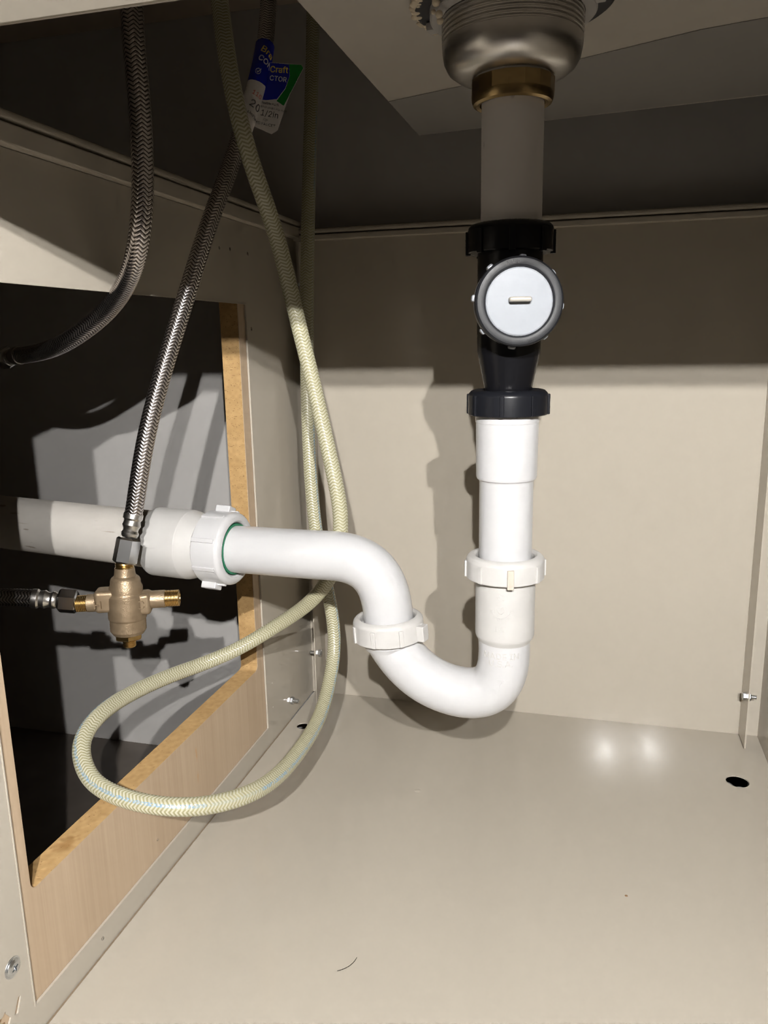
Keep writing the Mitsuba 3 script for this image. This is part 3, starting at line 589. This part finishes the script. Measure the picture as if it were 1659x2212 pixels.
# ------------------------------------------------------------------ fasteners
def hexbolt(key, label, p, axis, L, two=True, group=None):
    thing(key, label, 'bolt', group)
    obj(key + '__head', put(lathe([(0.0, 0.0), (0.0044, 0.0), (0.0044, 0.0028), (0.0036, 0.0036), (0.0, 0.0036)], 6), p, axis), 'm_zinc', 10)
    obj(key + '__shank', put(solid([(0.0019, -L), (0.0021, -L + .0004), (0.0021, 0.0003)], 16), p, axis), 'm_zinc')
    if two: obj(key + '__nut', put(lathe([(0.0015, -0.0050), (0.0040, -0.0050), (0.0046, -0.0042), (0.0046, -0.0020), (0.0015, -0.0020)], 6), p, axis), 'm_zinc', 10)
hexbolt('bolt', 'zinc bolt and nut through the right corner flange', (0.1665, 0.852, -0.3795), (-1, 0, 0), 0.0105)
hexbolt('bolt_001', 'zinc bolt through the left corner flange above the cabinet floor', (-0.3158, 0.850, -0.3720), (1, 0, 0), 0.011)
hexbolt('bolt_002', 'zinc bolt end low on the left cabinet side beside the floor seam', (XL + 0.0005, 0.7990, -0.4122), (1, 0, 0), 0.004, False)
obj('bolt_002__tip', put(solid([(0.0024, 0.0030), (0.0024, 0.0085), (0.0019, 0.0092)], 16), (XL + 0.0005, 0.7990, -0.4122), (1, 0, 0)), 'm_zinc')
hexbolt('bolt_003', 'small zinc bolt head high on the left corner flange behind the hoses', (-0.3158, 0.852, 0.062), (1, 0, 0), 0.008, False)
thing('screw', 'cross-head zinc screw low in the steel side at the front left', 'screw')
hd = m3.Manifold.revolve(m3.CrossSection([[(0, 0), (0.0056, 0), (0.0052, 0.0010), (0.0034, 0.0019), (0, 0.0022)]]), 40)
for rot in (20, 110): hd = hd - m3.Manifold.cube((0.0052, 0.0011, 0.004), True).rotate((0, 0, rot)).translate((0, 0, 0.0026))
hm = hd.to_mesh(); obj('screw__head', put(tri(hm.vert_properties[:, :3], hm.tri_verts), (XL, 0.3389, -0.3730), (1, 0, 0)), 'm_zinc', 20)
obj('screw__washer', put(lathe([(0.004, 0), (0.0066, 0), (0.0064, 0.0003), (0.004, 0.0003)], 32), (XL, 0.3389, -0.3730), (1, 0, 0)), 'm_zinc')
obj('leveling_leg', put(solid([(0.0145, ROOMZ), (0.0145, ROOMZ + .004), (0.007, ROOMZ + .006), (0.007, -0.450), (0.0065, -0.4495)], 28), (0.156, 0.781, 0)), 'm_grey', label='grey leg end visible down the round hole in the cabinet floor', category='leg')
# rusty flakes at the torn hole
rb = []
for i in range(14):
    s = trimesh.creation.icosphere(1, 0.0012 + 0.0012 * random.random()); s.vertices *= (0.5, 1, 0.8)
    s.apply_translation((XL - 0.0022, 0.3165 + 0.012 * random.random(), -0.4065 + 0.0085 * random.random())); rb.append(s)
obj('wall_left__rust', cat(*rb), 'm_rust', True, label='rusty torn hole', kind='stuff')
# hair and droplets
obj('hair', tube(path([(-0.1615, 0.4475, FZ + .0004), (-0.1560, 0.4520, FZ + .0004), (-0.1530, 0.4570, FZ + .0004), (-0.1518, 0.4625, FZ + .0004)], .001)[0], 0.00022, 6), 'm_dark_hair', True, label='single dark hair lying on the cabinet floor', category='hair')
def drop(key, label, p, axis, r):
    s = trimesh.creation.icosphere(3, r); s.vertices[:, 2] = np.maximum(s.vertices[:, 2], -0.1 * r) * 0.6
    obj(key, put(s, p, axis), 'm_drop', True, label=label, category='droplet')
drop('water_drop', 'clear water drop on the pale veneer near its lower edge', (XL - 0.0013, 0.5065, -0.3985), (1, 0, 0), 0.0012)
drop('water_drop_001', 'clear water drop on the narrow steel strip below the veneer', (XL + 0.0001, 0.4240, -0.4235), (1, 0, 0), 0.0013)

# ------------------------------------------------------------------ work lamp behind the viewer
W = thing('work_light', 'twin-head floor work lamp standing in front of the cabinet', 'lamp')
xm = (LAMP_POS[0][0] + LAMP_POS[1][0]) / 2; yl = LAMP_POS[0][1]
obj(W + '__base', put(solid([(0.12, 0), (0.12, 0.008), (0.105, 0.014), (0.02, 0.02)], 48), (xm + .1, yl - 0.12, ROOMZ)), 'm_black')
obj(W + '__pole', tube(path([(xm + .1, yl - .12, ROOMZ + .015), (xm + .1, yl - .12, -.1), (xm + .08, yl - .10, .12), (xm, yl - .05, .215)], .01)[0], 0.009, 20), 'm_black')
obj(W + '__bar', tube(np.array([(LAMP_POS[1][0] - .01, yl - .05, .225), (LAMP_POS[0][0] + .01, yl - .05, .22)]), 0.008, 20), 'm_black')
for (lp, lc) in zip(LAMP_POS, LAMP_RGB):
    a = np.array([-0.03, 0.62, -0.35]) - np.array(lp); a /= np.linalg.norm(a)
    h = obj(W + '__head', put(lathe([(0.0, -0.05), (0.014, -0.05), (0.020, -0.030), (0.020, 0.004), (0.0145, 0.004), (0.0145, -0.001), (0.0, -0.001)], 40), lp, a), 'm_black')
    obj(h + '__lens', put(solid([(LAMP_R, -0.0009), (LAMP_R, 0.0002)], 32), lp, a), 'm_ink_white', False, emitter={'type': 'area', 'radiance': rgb(*lc)})
